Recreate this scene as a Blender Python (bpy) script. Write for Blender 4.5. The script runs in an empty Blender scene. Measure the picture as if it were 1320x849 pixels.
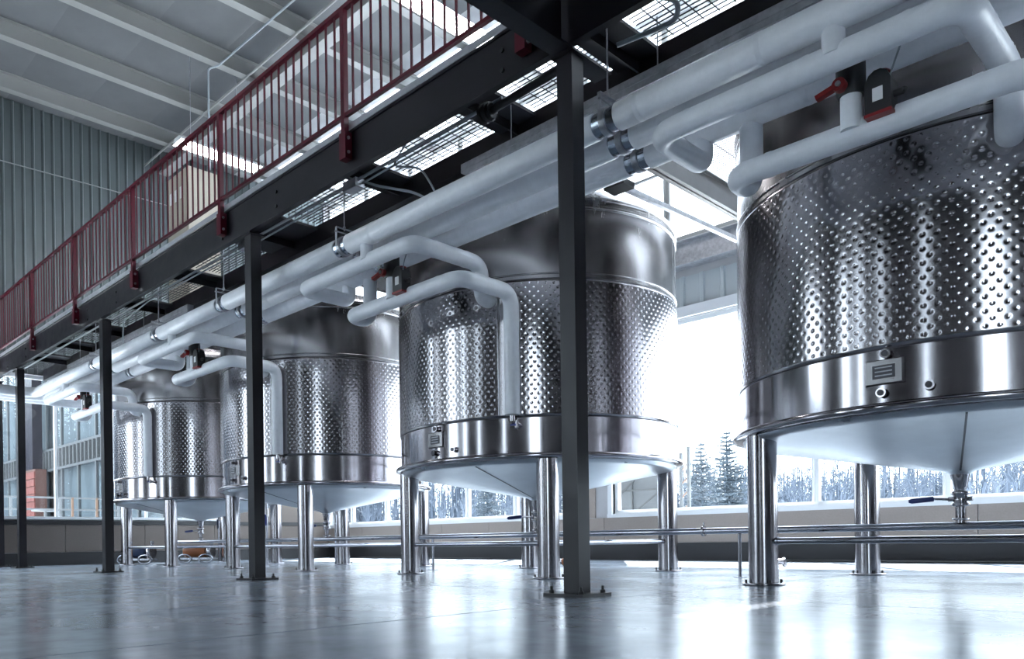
import bpy, bmesh, math, random
import numpy as np
from mathutils import Vector, Matrix
random.seed(7)
scene = bpy.context.scene
COL = scene.collection
PI = math.pi

# ------------------------------------------------------------------ camera
F, CX, HY, ROLL, YAW, EYE = 1022.5, 544.7, 698.1, -0.014, 0.832, 0.42
cam = bpy.data.cameras.new('camera')
cam.sensor_fit = 'HORIZONTAL'; cam.sensor_width = 36.0
cam.lens = F / 1320 * 36.0
cam.shift_x = (660 - CX) / 1320
cam.shift_y = (HY - 424.5) / 1320
cam.clip_end = 400
co = bpy.data.objects.new('camera', cam); COL.objects.link(co)
_r = Vector((math.cos(YAW), math.sin(YAW), 0)); _u = Vector((0, 0, 1)); _f = Vector((-math.sin(YAW), math.cos(YAW), 0))
_r2 = _r * math.cos(ROLL) + _u * math.sin(ROLL); _u2 = -_r * math.sin(ROLL) + _u * math.cos(ROLL)
co.matrix_world = Matrix(((_r2.x, _u2.x, -_f.x, 0), (_r2.y, _u2.y, -_f.y, 0), (_r2.z, _u2.z, -_f.z, EYE), (0, 0, 0, 1)))
scene.camera = co

# ------------------------------------------------------------------ world, sun, exposure
world = bpy.data.worlds.new('sky'); scene.world = world; world.use_nodes = True
bg = world.node_tree.nodes['Background']
bg.inputs[0].default_value = (0.80, 0.90, 1.0, 1); bg.inputs[1].default_value = 5.0
sun = bpy.data.lights.new('sun', 'SUN'); sun.energy = 30; sun.angle = math.radians(0.6); sun.color = (1, 0.97, 0.93)
so = bpy.data.objects.new('sun', sun); COL.objects.link(so)
_az, _elv = math.radians(35), math.radians(46)
_sd = Vector((-math.sin(_az) * math.cos(_elv), math.cos(_az) * math.cos(_elv), math.sin(_elv)))
so.rotation_euler = _sd.to_track_quat('Z', 'Y').to_euler()
so.location = (0, 30, 40)
vs = scene.view_settings
vs.view_transform = 'Standard'; vs.look = 'None'; vs.exposure = 0.68; vs.gamma = 1.0; vs.use_curve_mapping = False
try:
    scene.cycles.use_denoising = True
    scene.cycles.max_bounces = 10; scene.cycles.diffuse_bounces = 5; scene.cycles.glossy_bounces = 6
    scene.cycles.transparent_max_bounces = 16
    scene.cycles.sample_clamp_indirect = 12
except Exception:
    pass

# ------------------------------------------------------------------ materials
MATS = {}
def mat(name, col, rough=0.5, metal=0.0, var=0.0, vscale=4.0, stretch=(1, 1, 1), rvar=0.0, bump=0.0, bscale=60.0, spec=0.5, coat=0.0):
    m = bpy.data.materials.new(name); m.use_nodes = True
    nt = m.node_tree; b = nt.nodes['Principled BSDF']
    b.inputs['Base Color'].default_value = (*col, 1); b.inputs['Roughness'].default_value = rough
    b.inputs['Metallic'].default_value = metal; b.inputs['Specular IOR Level'].default_value = spec
    if coat: b.inputs['Coat Weight'].default_value = coat; b.inputs['Coat Roughness'].default_value = 0.08
    if var or rvar or bump:
        tc = nt.nodes.new('ShaderNodeTexCoord'); mp = nt.nodes.new('ShaderNodeMapping')
        mp.inputs['Scale'].default_value = stretch
        nt.links.new(tc.outputs['Object'], mp.inputs[0])
        nz = nt.nodes.new('ShaderNodeTexNoise'); nz.inputs['Scale'].default_value = vscale
        nz.inputs['Detail'].default_value = 6; nz.inputs['Roughness'].default_value = 0.6
        nt.links.new(mp.outputs[0], nz.inputs['Vector'])
        if var:
            r = nt.nodes.new('ShaderNodeMapRange'); r.inputs[1].default_value = 0.3; r.inputs[2].default_value = 0.7
            r.inputs[3].default_value = 1 - var; r.inputs[4].default_value = 1 + var
            nt.links.new(nz.outputs[0], r.inputs[0])
            mx = nt.nodes.new('ShaderNodeVectorMath'); mx.operation = 'SCALE'; mx.inputs[0].default_value = col
            nt.links.new(r.outputs[0], mx.inputs['Scale']); nt.links.new(mx.outputs[0], b.inputs['Base Color'])
        if rvar:
            r = nt.nodes.new('ShaderNodeMapRange'); r.inputs[1].default_value = 0.3; r.inputs[2].default_value = 0.7
            r.inputs[3].default_value = max(0.02, rough - rvar); r.inputs[4].default_value = rough + rvar
            nt.links.new(nz.outputs[0], r.inputs[0]); nt.links.new(r.outputs[0], b.inputs['Roughness'])
        if bump:
            n2 = nt.nodes.new('ShaderNodeTexNoise'); n2.inputs['Scale'].default_value = bscale; n2.inputs['Detail'].default_value = 3
            nt.links.new(mp.outputs[0], n2.inputs['Vector'])
            bp = nt.nodes.new('ShaderNodeBump'); bp.inputs['Strength'].default_value = bump; bp.inputs['Distance'].default_value = 0.01
            nt.links.new(n2.outputs[0], bp.inputs['Height']); nt.links.new(bp.outputs[0], b.inputs['Normal'])
    MATS[name] = m
    return m
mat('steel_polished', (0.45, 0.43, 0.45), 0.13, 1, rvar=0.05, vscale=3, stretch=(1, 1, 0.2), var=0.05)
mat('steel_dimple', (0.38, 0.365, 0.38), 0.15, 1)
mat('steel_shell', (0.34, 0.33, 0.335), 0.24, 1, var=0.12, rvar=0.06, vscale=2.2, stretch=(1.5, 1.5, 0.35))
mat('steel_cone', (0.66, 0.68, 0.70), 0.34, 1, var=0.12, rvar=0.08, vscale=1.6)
mat('steel_leg', (0.44, 0.42, 0.44), 0.17, 1, rvar=0.05, vscale=5, stretch=(1, 1, .3))
mat('steel_pipe', (0.42, 0.42, 0.46), 0.2, 1)
mat('weld_dark', (0.10, 0.10, 0.11), 0.4, 1)
mat('galvanised', (0.42, 0.43, 0.46), 0.42, 0.8, var=0.2, vscale=14)
mat('cladding', (0.46, 0.5, 0.56), 0.18, 1)
mat('white_jacket', (0.84, 0.86, 0.90), 0.36, 0, var=0.05, vscale=9, bump=0.12, bscale=55)
mat('black_steel', (0.0095, 0.008, 0.0125), 0.36, 0.0, var=0.25, vscale=5, rvar=0.08, spec=0.4)
mat('black_deck', (0.014, 0.013, 0.018), 0.6)
mat('red_paint', (0.09, 0.001, 0.012), 0.28, 0, var=0.12, vscale=3)
mat('galv_toe', (0.55, 0.56, 0.60), 0.35, 0.7, var=0.12, vscale=5)
mat('grating_steel', (0.06, 0.06, 0.07), 0.5, 0.6)
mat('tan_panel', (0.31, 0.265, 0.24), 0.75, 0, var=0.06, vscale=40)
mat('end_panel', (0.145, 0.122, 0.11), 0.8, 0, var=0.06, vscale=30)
mat('dark_base', (0.022, 0.022, 0.025), 0.5)
mat('corrugated', (0.088, 0.106, 0.11), 0.45, 0.1, var=0.05, vscale=2)
mat('dark_corrugated', (0.055, 0.05, 0.06), 0.6)
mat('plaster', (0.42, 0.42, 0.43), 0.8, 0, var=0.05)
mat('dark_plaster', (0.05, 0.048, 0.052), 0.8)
mat('ceiling_vinyl', (0.125, 0.13, 0.137), 0.7, 0, var=0.06, vscale=2.0, bump=0.15, bscale=14)
mat('purlin_white', (0.26, 0.26, 0.255), 0.5)
mat('frame_white', (0.72, 0.74, 0.76), 0.4)
mat('frame_dark', (0.16, 0.17, 0.18), 0.4)
mat('bark_haze', (0.045, 0.06, 0.085), 0.9)  # bluish outdoor haze put into the bark colour
mat('needle_haze', (0.045, 0.062, 0.08), 0.9)  # same haze tint put into the needle colour
mat('lit_corrugated', (0.42, 0.46, 0.48), 0.45, 0.1)  # lighter copy of corrugated, the daylight on the sheet put into its colour
mat('wing_wall', (0.09, 0.10, 0.11), 0.8)
mat('wing_ribbed', (0.03, 0.033, 0.036), 0.5)
mat('wing_frame', (0.045, 0.05, 0.055), 0.5)
mat('snow_ground', (0.75, 0.77, 0.80), 0.9, 0, var=0.06, vscale=.3)
mat('brick_red', (0.10, 0.022, 0.016), 0.8, 0, var=0.2, vscale=6)
mat('mortar', (0.06, 0.028, 0.022), 0.9)
mat('cable_grey', (0.33, 0.37, 0.40), 0.45)
mat('rubber_black', (0.015, 0.015, 0.017), 0.45)
mat('valve_red', (0.26, 0.012, 0.014), 0.35)
mat('handle_blue', (0.02, 0.035, 0.16), 0.4)
mat('pump_orange', (0.35, 0.12, 0.045), 0.45)
mat('pump_blue', (0.02, 0.04, 0.10), 0.45)
mat('label_white', (0.75, 0.75, 0.75), 0.6)
mat('beige_paint', (0.42, 0.38, 0.31), 0.5)
mat('orange_paint', (0.55, 0.16, 0.07), 0.5)
mat('wood_brown', (0.20, 0.12, 0.08), 0.6)

def emis(name, col, s):
    m = bpy.data.materials.new(name); m.use_nodes = True
    nt = m.node_tree; nt.nodes.clear()
    o = nt.nodes.new('ShaderNodeOutputMaterial'); e = nt.nodes.new('ShaderNodeEmission')
    e.inputs[0].default_value = (*col, 1); e.inputs[1].default_value = s
    nt.links.new(e.outputs[0], o.inputs[0]); MATS[name] = m
emis('tube_glow', (1, 0.97, 1), 28)

def glassmat():
    m = bpy.data.materials.new('window_glass'); m.use_nodes = True
    nt = m.node_tree; nt.nodes.clear()
    o = nt.nodes.new('ShaderNodeOutputMaterial'); t = nt.nodes.new('ShaderNodeBsdfTransparent'); g = nt.nodes.new('ShaderNodeBsdfGlossy')
    t.inputs[0].default_value = (0.93, 0.96, 0.97, 1); g.inputs['Roughness'].default_value = 0.02
    fr = nt.nodes.new('ShaderNodeFresnel'); fr.inputs[0].default_value = 1.45
    mx = nt.nodes.new('ShaderNodeMixShader')
    ge = nt.nodes.new('ShaderNodeNewGeometry'); iv = nt.nodes.new('ShaderNodeMath'); iv.operation = 'SUBTRACT'; iv.inputs[0].default_value = 1.0
    ml = nt.nodes.new('ShaderNodeMath'); ml.operation = 'MULTIPLY'
    nt.links.new(ge.outputs['Backfacing'], iv.inputs[1]); nt.links.new(iv.outputs[0], ml.inputs[0]); nt.links.new(fr.outputs[0], ml.inputs[1])
    nt.links.new(ml.outputs[0], mx.inputs[0]); nt.links.new(t.outputs[0], mx.inputs[1]); nt.links.new(g.outputs[0], mx.inputs[2])
    nt.links.new(mx.outputs[0], o.inputs[0]); MATS['window_glass'] = m
    m = bpy.data.materials.new('translucent_panel'); m.use_nodes = True
    nt = m.node_tree; nt.nodes.clear()
    o = nt.nodes.new('ShaderNodeOutputMaterial'); t = nt.nodes.new('ShaderNodeBsdfTranslucent'); d = nt.nodes.new('ShaderNodeBsdfDiffuse')
    t.inputs[0].default_value = (0.8, 0.85, 0.9, 1); d.inputs[0].default_value = (0.8, 0.8, 0.8, 1)
    mx = nt.nodes.new('ShaderNodeMixShader'); mx.inputs[0].default_value = 0.35
    nt.links.new(t.outputs[0], mx.inputs[1]); nt.links.new(d.outputs[0], mx.inputs[2]); nt.links.new(mx.outputs[0], o.inputs[0])
    MATS['translucent_panel'] = m
glassmat()

def concrete():
    m = bpy.data.materials.new('polished_concrete'); m.use_nodes = True
    nt = m.node_tree; b = nt.nodes['Principled BSDF']; L = nt.links.new
    tc = nt.nodes.new('ShaderNodeTexCoord')
    geo = nt.nodes.new('ShaderNodeNewGeometry')
    n1 = nt.nodes.new('ShaderNodeTexNoise'); n1.inputs['Scale'].default_value = 0.9; n1.inputs['Detail'].default_value = 9; n1.inputs['Roughness'].default_value = 0.65
    n2 = nt.nodes.new('ShaderNodeTexNoise'); n2.inputs['Scale'].default_value = 5; n2.inputs['Detail'].default_value = 8
    L(geo.outputs['Position'], n1.inputs['Vector']); L(geo.outputs['Position'], n2.inputs['Vector'])
    cr = nt.nodes.new('ShaderNodeValToRGB')
    cr.color_ramp.elements[0].position = 0.33; cr.color_ramp.elements[0].color = (0.165, 0.195, 0.24, 1)
    cr.color_ramp.elements[1].position = 0.68; cr.color_ramp.elements[1].color = (0.33, 0.375, 0.435, 1)
    ad = nt.nodes.new('ShaderNodeMath'); ad.operation = 'MULTIPLY_ADD'; ad.inputs[1].default_value = 0.45; 
    sb = nt.nodes.new('ShaderNodeMath'); sb.operation = 'MULTIPLY'; sb.inputs[1].default_value = 0.55
    L(n1.outputs[0], sb.inputs[0]); L(n2.outputs[0], ad.inputs[0]); L(sb.outputs[0], ad.inputs[2]); L(ad.outputs[0], cr.inputs[0])
    L(cr.outputs[0], b.inputs['Base Color'])
    mr = nt.nodes.new('ShaderNodeMapRange'); mr.inputs[1].default_value = 0.3; mr.inputs[2].default_value = 0.7; mr.inputs[3].default_value = 0.17; mr.inputs[4].default_value = 0.27
    L(n1.outputs[0], mr.inputs[0]); L(mr.outputs[0], b.inputs['Roughness'])
    b.inputs['Specular IOR Level'].default_value = 0.36
    b.inputs['Coat Weight'].default_value = 0.0; b.inputs['Coat Roughness'].default_value = 0.08
    MATS['polished_concrete'] = m
concrete()

# ------------------------------------------------------------------ mesh helpers
class MB:
    def __init__(s): s.v = []; s.f = []; s.sm = []
    def add(s, v, f, smooth=False):
        o = len(s.v); s.v += [tuple(p) for p in v]; s.f += [tuple(i + o for i in q) for q in f]; s.sm += [smooth] * len(f); return s
    def box(s, a, b):
        x0, y0, z0 = a; x1, y1, z1 = b
        return s.add([(x0, y0, z0), (x1, y0, z0), (x1, y1, z0), (x0, y1, z0), (x0, y0, z1), (x1, y0, z1), (x1, y1, z1), (x0, y1, z1)],
                     [(0, 3, 2, 1), (4, 5, 6, 7), (0, 1, 5, 4), (1, 2, 6, 5), (2, 3, 7, 6), (3, 0, 4, 7)])
    def cbox(s, c, d): return s.box([c[i] - d[i] / 2 for i in range(3)], [c[i] + d[i] / 2 for i in range(3)])
    def bar(s, p, q, w, h=None, up=(0, 0, 1)):   # rectangular bar between two points
        p, q = Vector(p), Vector(q); h = h or w; t = (q - p).normalized(); u = Vector(up)
        if abs(t.dot(u)) > .95: u = Vector((1, 0, 0))
        r = t.cross(u).normalized(); u = r.cross(t)
        V = [e + r * a * w / 2 + u * b * h / 2 for e in (p, q) for a, b in ((-1, -1), (1, -1), (1, 1), (-1, 1))]
        return s.add(V, [(3, 2, 1, 0), (4, 5, 6, 7), (0, 1, 5, 4), (1, 2, 6, 5), (2, 3, 7, 6), (3, 0, 4, 7)])
    def tube(s, pts, r, n=20, caps=True):   # swept round tube, r number or list
        pts = [Vector(p) for p in pts]; m = len(pts); rr = r if isinstance(r, (list, tuple)) else [r] * m
        T = [(pts[min(i + 1, m - 1)] - pts[max(i - 1, 0)]).normalized() for i in range(m)]
        u = Vector((0, 0, 1)) if abs(T[0].z) < .9 else Vector((1, 0, 0)); V = []
        for i in range(m):
            u = (u - T[i] * u.dot(T[i])).normalized(); w = T[i].cross(u)
            for k in range(n):
                a = 2 * PI * k / n; V.append(pts[i] + (u * math.cos(a) + w * math.sin(a)) * rr[i])
        Fc = [(i * n + k, i * n + (k + 1) % n, (i + 1) * n + (k + 1) % n, (i + 1) * n + k) for i in range(m - 1) for k in range(n)]
        s.add(V, Fc, True)
        if caps:
            s.add(V[:n], [tuple(range(n - 1, -1, -1))]); s.add(V[-n:], [tuple(range(n))])
        return s
    def lathe(s, prof, n=96, c=(0, 0, 0), smooth=True, close=False):   # profile (r,z)
        V = []; m = len(prof)
        for r, z in prof:
            for k in range(n):
                a = 2 * PI * k / n; V.append((c[0] + r * math.cos(a), c[1] + r * math.sin(a), c[2] + z))
        q = m if close else m - 1
        Fc = [(i * n + k, i * n + (k + 1) % n, ((i + 1) % m) * n + (k + 1) % n, ((i + 1) % m) * n + k) for i in range(q) for k in range(n)]
        return s.add(V, Fc, smooth)
    def build(s, name, m, parent=None, loc=None):
        me = bpy.data.meshes.new(name); me.from_pydata(s.v, [], s.f); me.polygons.foreach_set('use_smooth', s.sm)
        me.materials.append(MATS[m]); me.update()
        return link(name, me, parent, loc)
def link(name, me, parent=None, loc=None):
    o = bpy.data.objects.new(name, me); COL.objects.link(o)
    if parent is not None: o.parent = parent
    if loc is not None: o.location = loc
    return o
def tag(o, label=None, cat=None, group=None, kind=None):
    for k, v in (('label', label), ('category', cat), ('group', group), ('kind', kind)):
        if v: o[k] = v
    return o
def thing(name, label, cat, loc=(0, 0, 0), group=None, kind=None):
    o = bpy.data.objects.new(name, None); COL.objects.link(o); o.location = loc; o.empty_display_size = .2
    return tag(o, label, cat, group, kind)
def copy_tree(o, parent=None):
    c = o.copy(); COL.objects.link(c); c.parent = parent
    for ch in list(o.children): copy_tree(ch, c)
    return c
def fillet(pts, rad, seg=7):
    pts = [Vector(p) for p in pts]; out = [pts[0]]
    for i in range(1, len(pts) - 1):
        a, b, c = pts[i - 1], pts[i], pts[i + 1]
        d1 = (a - b); d2 = (c - b); l = min(rad, d1.length * .49, d2.length * .49)
        p = b + d1.normalized() * l; q = b + d2.normalized() * l
        for k in range(seg + 1):
            t = k / seg; out.append(p * (1 - t) ** 2 + b * 2 * t * (1 - t) + q * t * t)
    out.append(pts[-1]); return out

# ------------------------------------------------------------------ THE SETTING
XE, XR, YB, YF, ZC = -19.3, 9.0, 13.84, -9.0, 10.45

# floor: slabs with recessed joints
fl = MB(); fl.box((XE - .3, YF - .3, -.30), (XR + .3, YB + .3, -.012)); floor = fl.build('floor', 'dark_base')
tag(floor, 'polished blue-grey concrete floor with saw-cut joints', 'floor', kind='structure')
xs = sorted(-3.25 + 4.68 * k for k in range(-3, 3)); xs = [XE] + [x for x in xs if XE + 1 < x < XR - 1] + [XR]
ys = [YF, -4.0, .6, 5.2, 9.8, YB]
g = .008
for i in range(len(xs) - 1):
    for j in range(len(ys) - 1):
        MB().box((xs[i] + g, ys[j] + g, -.012), (xs[i + 1] - g, ys[j + 1] - g, 0)).build('slab', 'polished_concrete', floor)

def corrugated(x0, x1, z0, z1, pitch=.30, rib=.06, d=.035):
    """trapezoid ribbed sheet in the local XZ plane, ribs towards -Y"""
    b = MB(); x = x0; prof = []
    while x < x1 - 1e-6:
        e = min(x + pitch, x1)
        prof += [(x, 0), (min(x + pitch - rib - .03, e), 0), (min(x + pitch - rib, e), -d), (min(x + pitch - .02, e), -d)]
        x = e
    prof.append((x1, 0))
    V = []
    for (a, y) in prof: V += [(a, y, z0), (a, y, z1)]
    b.add(V, [(2 * i, 2 * i + 2, 2 * i + 3, 2 * i + 1) for i in range(len(prof) - 1)])
    return b

# ---- back wall
W1 = (-19.2, -10.5); W2 = (-9.38, 8.2); WS, WH, ZU = .93, 4.58, 6.0
wb = MB()
T = .30
wb.box((XE, YB, 0), (XR, YB + T, WS - .06))                      # low wall
wb.box((W1[1], YB, WS - .06), (W2[0], YB + T, ZU))
wb.box((W2[1], YB, WS - .06), (XR, YB + T, ZU))
wb.box((XE, YB, WH), (W1[1], YB + T, ZU)); wb.box((W2[0], YB, WH), (W2[1], YB + T, ZU))
wb.box((7.0, YB, ZU), (XR, YB + T, 10.38)); wb.box((XE, YB, 10.38), (XR, YB + T, ZC + .05))
wall_back = wb.build('wall_back', 'plaster'); tag(wall_back, 'window wall behind the steel tanks', 'wall', kind='structure')
x = XE
while x < XR - .1:
    e = min(x + 1.62, XR)
    MB().box((x + .006, YB - .035, .34), (e - .006, YB, WS - .07)).build('panel', 'tan_panel', wall_back)
    x = e
MB().box((W1[1] + .12, YB - .035, WS - .06), (W2[0] - .42, YB, 4.75)).build('panel', 'tan_panel', wall_back)
b = MB(); b.box((XE, YB - .045, 0), (XR, YB, .333)); tag(b.build('baseboard_back', 'dark_base'), 'dark base strip along the window wall', 'baseboard', kind='structure')
b = corrugated(XE, XR, 4.80, 5.36, .40, .08, .045); b.build('corrugated_panel', 'lit_corrugated', wall_back, (0, YB - .012, 0))
b = MB(); b.box((XE, YB - .06, 4.6), (XR, YB, 4.795)); tag(b.build('trim_1', 'frame_white'), 'pale trim over the window heads', 'trim', kind='structure')

def window(n, x0, x1, z0, z1, mull, label, glass='window_glass', frame='frame_white', fw=.08, reveal=True):
    w = thing('window_%d' % n, label, 'window', (0, 0, 0), kind='structure')
    f = MB(); y0, y1 = YB + .06, YB + .14
    f.box((x0, y0, z0), (x1, y1, z0 + fw)); f.box((x0, y0, z1 - fw), (x1, y1, z1))
    f.box((x0, y0, z0 + fw), (x0 + fw, y1, z1 - fw)); f.box((x1 - fw, y0, z0 + fw), (x1, y1, z1 - fw))
    f.build('window_frame', frame, w)
    E_ = [x0 + fw] + list(mull) + [x1 - fw]
    for i in range(len(E_) - 1):
        a, c = E_[i] + (.045 if i else 0), E_[i + 1] - (.045 if i < len(E_) - 2 else 0)
        if i:
            m = MB(); m.box((E_[i] - .045, y0, z0 + fw), (E_[i] + .045, y1, z1 - fw)); m.box((E_[i] - .055, y0 - .04, z0 + fw), (E_[i] - .025, y0, z1 - fw)); m.build('mullion', frame, w)
        MB().box((a, YB + .095, z0 + fw), (c, YB + .105, z1 - fw)).build('pane', glass, w)
    if reveal:
        s = MB(); s.box((x0 - .1, YB - .07, z0 - .07), (x1 + .15, YB + .06, z0 + .005)); s.build('window_sill', frame, w)
        for xx in (x0 - .1, x1):
            MB().box((xx, YB - .05, z0 + .005), (xx + .1, YB + .06, z1)).build('window_jamb', frame, w)
    return w
window(1, W1[0], W1[1], WS, WH, [-18.23, -16.69, -15.14, -13.6, -12.05], 'window band with six tall panes behind the middle tanks')
window(2, W2[0], W2[1], WS, WH, [-5.4, -3.5, -1.6, .3, 2.2, 4.1, 6.1], 'long window band beside and behind the tank nearest the camera')
window(3, XE + .05, 7.0, ZU + .1, 10.38, [-17.4 + 1.86 * k for k in range(13)], 'translucent clerestory band high above the walkway', glass='translucent_panel', frame='purlin_white', reveal=False)
sk = thing('window_10', 'translucent skylight strip added to brighten the grating and tank tops', 'window', kind='structure')  # added light source: whitens the view up through the grating, lights tank tops
for k in range(7): MB().box((XE + .1 + 3.72 * k, 11.62, ZC + .12), (XE + 3.78 + 3.72 * k, 13.8, ZC + .14)).build('pane', 'translucent_panel', sk)

# ---- end wall (X = XE): low wall, glazing, tall ribbed siding
we = MB(); TE = .3
we.box((XE - TE, YF, 0), (XE, YB + T, 1.06)); we.box((XE - TE, -2.9, 4.35), (XE, YB + T, ZC)); we.box((XE - TE, -2.9, 1.06), (XE, .6, 4.35)); we.box((XE - TE, YF, 1.06), (XE, -6.3, ZC)); we.box((XE - TE, -6.3, 7.6), (XE, -2.9, ZC)); we.box((XE - TE, 10.4, 1.06), (XE, YB + T, 4.35))
wall_end = we.build('wall_left', 'plaster'); tag(wall_end, 'end wall with ribbed metal siding over a glazed band', 'wall', kind='structure')
y = .6
while y < YB - .1:
    e = min(y + 1.9, YB)
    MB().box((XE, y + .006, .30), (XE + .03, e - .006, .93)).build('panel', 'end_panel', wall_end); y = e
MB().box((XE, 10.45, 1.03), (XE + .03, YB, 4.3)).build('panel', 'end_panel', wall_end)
MB().box((XE, YF, 0), (XE + .05, YB, .29)).build('base_strip', 'dark_base', wall_end)
MB().box((XE, YF, .935), (XE + .05, YB, 1.03)).build('sill_rail', 'dark_base', wall_end)
b = corrugated(-4.0, 12.6, 4.35, ZC, .215, .045, .035)
o = b.build('ribbed_siding', 'corrugated', wall_end); o.rotation_euler = (0, 0, PI / 2); o.location = (XE + .005, 1.15, 0)
w = thing('window_4', 'glazed band in the end wall beyond the tanks', 'window', kind='structure')
f = MB(); f.box((XE - .14, .6, 1.06), (XE + .09, 10.4, 1.12)); f.build('window_sill', 'frame_white', w)
f = MB(); f.box((XE - .16, .6, 4.27), (XE - .08, 10.4, 4.35)); f.box((XE - .16, .6, 1.12), (XE - .08, .68, 4.27)); f.box((XE - .16, 10.32, 1.12), (XE - .08, 10.4, 4.27)); f.build('window_frame', 'frame_white', w)
yy = [.68, 2.1, 3.5, 4.9, 6.15, 7.4, 8.3, 9.3, 10.32]
for i in range(len(yy) - 1):
    if i: MB().box((XE - .16, yy[i] - .03, 1.12), (XE - .08, yy[i] + .03, 4.27)).build('mullion', 'frame_white', w)
    MB().box((XE - .125, yy[i] + .03, 1.12), (XE - .115, yy[i + 1] - .03, 4.27)).build('pane', 'window_glass', w)

w = thing('window_11', 'tall window in the end wall on the camera side of the walkway', 'window', kind='structure')
f = MB(); f.box((XE - .2, -6.3, 1.06), (XE - .1, -6.22, 7.6)); f.box((XE - .2, -2.98, 1.06), (XE - .1, -2.9, 7.6)); f.build('window_frame', 'frame_white', w)
MB().box((XE - .155, -6.22, 1.06), (XE - .145, -2.98, 7.6)).build('pane', 'window_glass', w)

# ---- unseen sides of the hall, with the daylight the photograph's reflections show
wf = MB(); zt = 8.2
ops = [(-16.7, -14.1), (-11.9, -11.1), (-8.0, -7.5), (-2.0, -1.5), (5.5, 8.8)]
xa = XE
for a, c in ops:
    wf.box((xa, YF - .3, .4), (a, YF, zt)); xa = c
wf.box((xa, YF - .3, .4), (XR, YF, zt)); wf.box((XE, YF - .3, 0), (XR, YF, .4)); wf.box((XE, YF - .3, zt), (XR, YF, ZC))
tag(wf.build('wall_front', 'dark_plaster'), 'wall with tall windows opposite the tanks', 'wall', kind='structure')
for n, (a, c) in enumerate(ops):
    w = thing('window_%d' % (5 + n), 'tall window number %d in the wall opposite the tanks' % (n + 1), 'window', kind='structure')
    f = MB()
    for aa, cc in ((a, a + .05), (c - .05, c)): f.box((aa, YF - .2, .4), (cc, YF - .1, zt))
    f.build('window_frame', 'frame_white', w)
    MB().box((a + .05, YF - .155, .4), (c - .05, YF - .145, zt)).build('pane', 'window_glass', w)
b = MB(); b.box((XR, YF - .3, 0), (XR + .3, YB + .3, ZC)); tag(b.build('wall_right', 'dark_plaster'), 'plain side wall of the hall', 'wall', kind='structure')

# ---- ceiling with padded panels and purlins
b = MB(); b.box((XE - .3, YF - .3, ZC + .06), (XR + .3, 11.6, ZC + .3)); b.box((XE - .3, 13.82, ZC + .06), (XR + .3, YB + .3, ZC + .3)); b.box((7.0, 11.6, ZC + .06), (XR + .3, 13.82, ZC + .3)); b.box((XE - .3, 11.6, ZC + .06), (XE + .1, 13.82, ZC + .3)); ceiling = b.build('ceiling', 'plaster')
tag(ceiling, 'high ceiling lined with pale padded panels between purlins', 'ceiling', kind='structure')
px = [-18.35 + 1.86 * k for k in range(15)]
# one padded panel mesh, sagging in the middle
def pad(w, l, sag=.05, n=6):
    V = []; Fc = []
    for i in range(n + 1):
        for j in range(n + 1):
            u, v = i / n, j / n
            V.append((u * w, v * l, -sag * (16 * u * (1 - u) * v * (1 - v)) ** .6))
    for i in range(n):
        for j in range(n):
            a = i * (n + 1) + j; Fc.append((a, a + 1, a + n + 2, a + n + 1))
    m = MB(); m.add(V, Fc, True); return m
pm = pad(1.86, 1.42).build('ceiling_panel', 'ceiling_vinyl', ceiling, (px[0], YF, ZC + .05)).data
for i, xx in enumerate([px[0] - 1.86] + px[:-1]):
    for j in range(14):
        if i == 1 and j == 0: continue
        if xx > -3 and not (8 < j): continue
        link('ceiling_panel', pm, ceiling, (xx, YF + j * 1.42 - .01, ZC + .05))
for i, xx in enumerate(px[:12]):
    p = MB(); p.box((xx - .09, YF, ZC - .30), (xx + .09, YB, ZC - .27)); p.box((xx - .015, YF, ZC - .27), (xx + .015, YB, ZC + .04)); p.box((xx - .09, YF, ZC + .03), (xx + .09, YB, ZC + .05))
    p.build('purlin', 'purlin_white', ceiling)
b = MB(); b.box((XE, 8.7, ZC - .62), (XR, 8.95, ZC - .56)); b.box((XE, 8.81, ZC - .56), (XR, 8.84, ZC - .34)); b.box((XE, 8.7, ZC - .36), (XR, 8.95, ZC - .30))
b.build('girder', 'purlin_white', ceiling)
b = MB(); b.box((XE, 11.3, ZC - .74), (XR, 11.55, ZC - .70)); b.box((XE, 11.41, ZC - .70), (XR, 11.44, ZC - .32)); b.box((XE, 11.3, ZC - .35), (XR, 11.55, ZC - .305)); b.build('girder', 'black_steel', ceiling)

# ------------------------------------------------------------------ OUTSIDE
b = MB(); b.box((-120, YB + .6, -.5), (120, 120, -.25)); b.box((-120, -60, -.5), (XE - .6, YB + .6, -.25)); b.box((XE - .6, -60, -.5), (120, YF - .6, -.25))
tag(b.build('ground', 'snow_ground'), 'pale ground outside the windows', 'ground', kind='structure')

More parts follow.
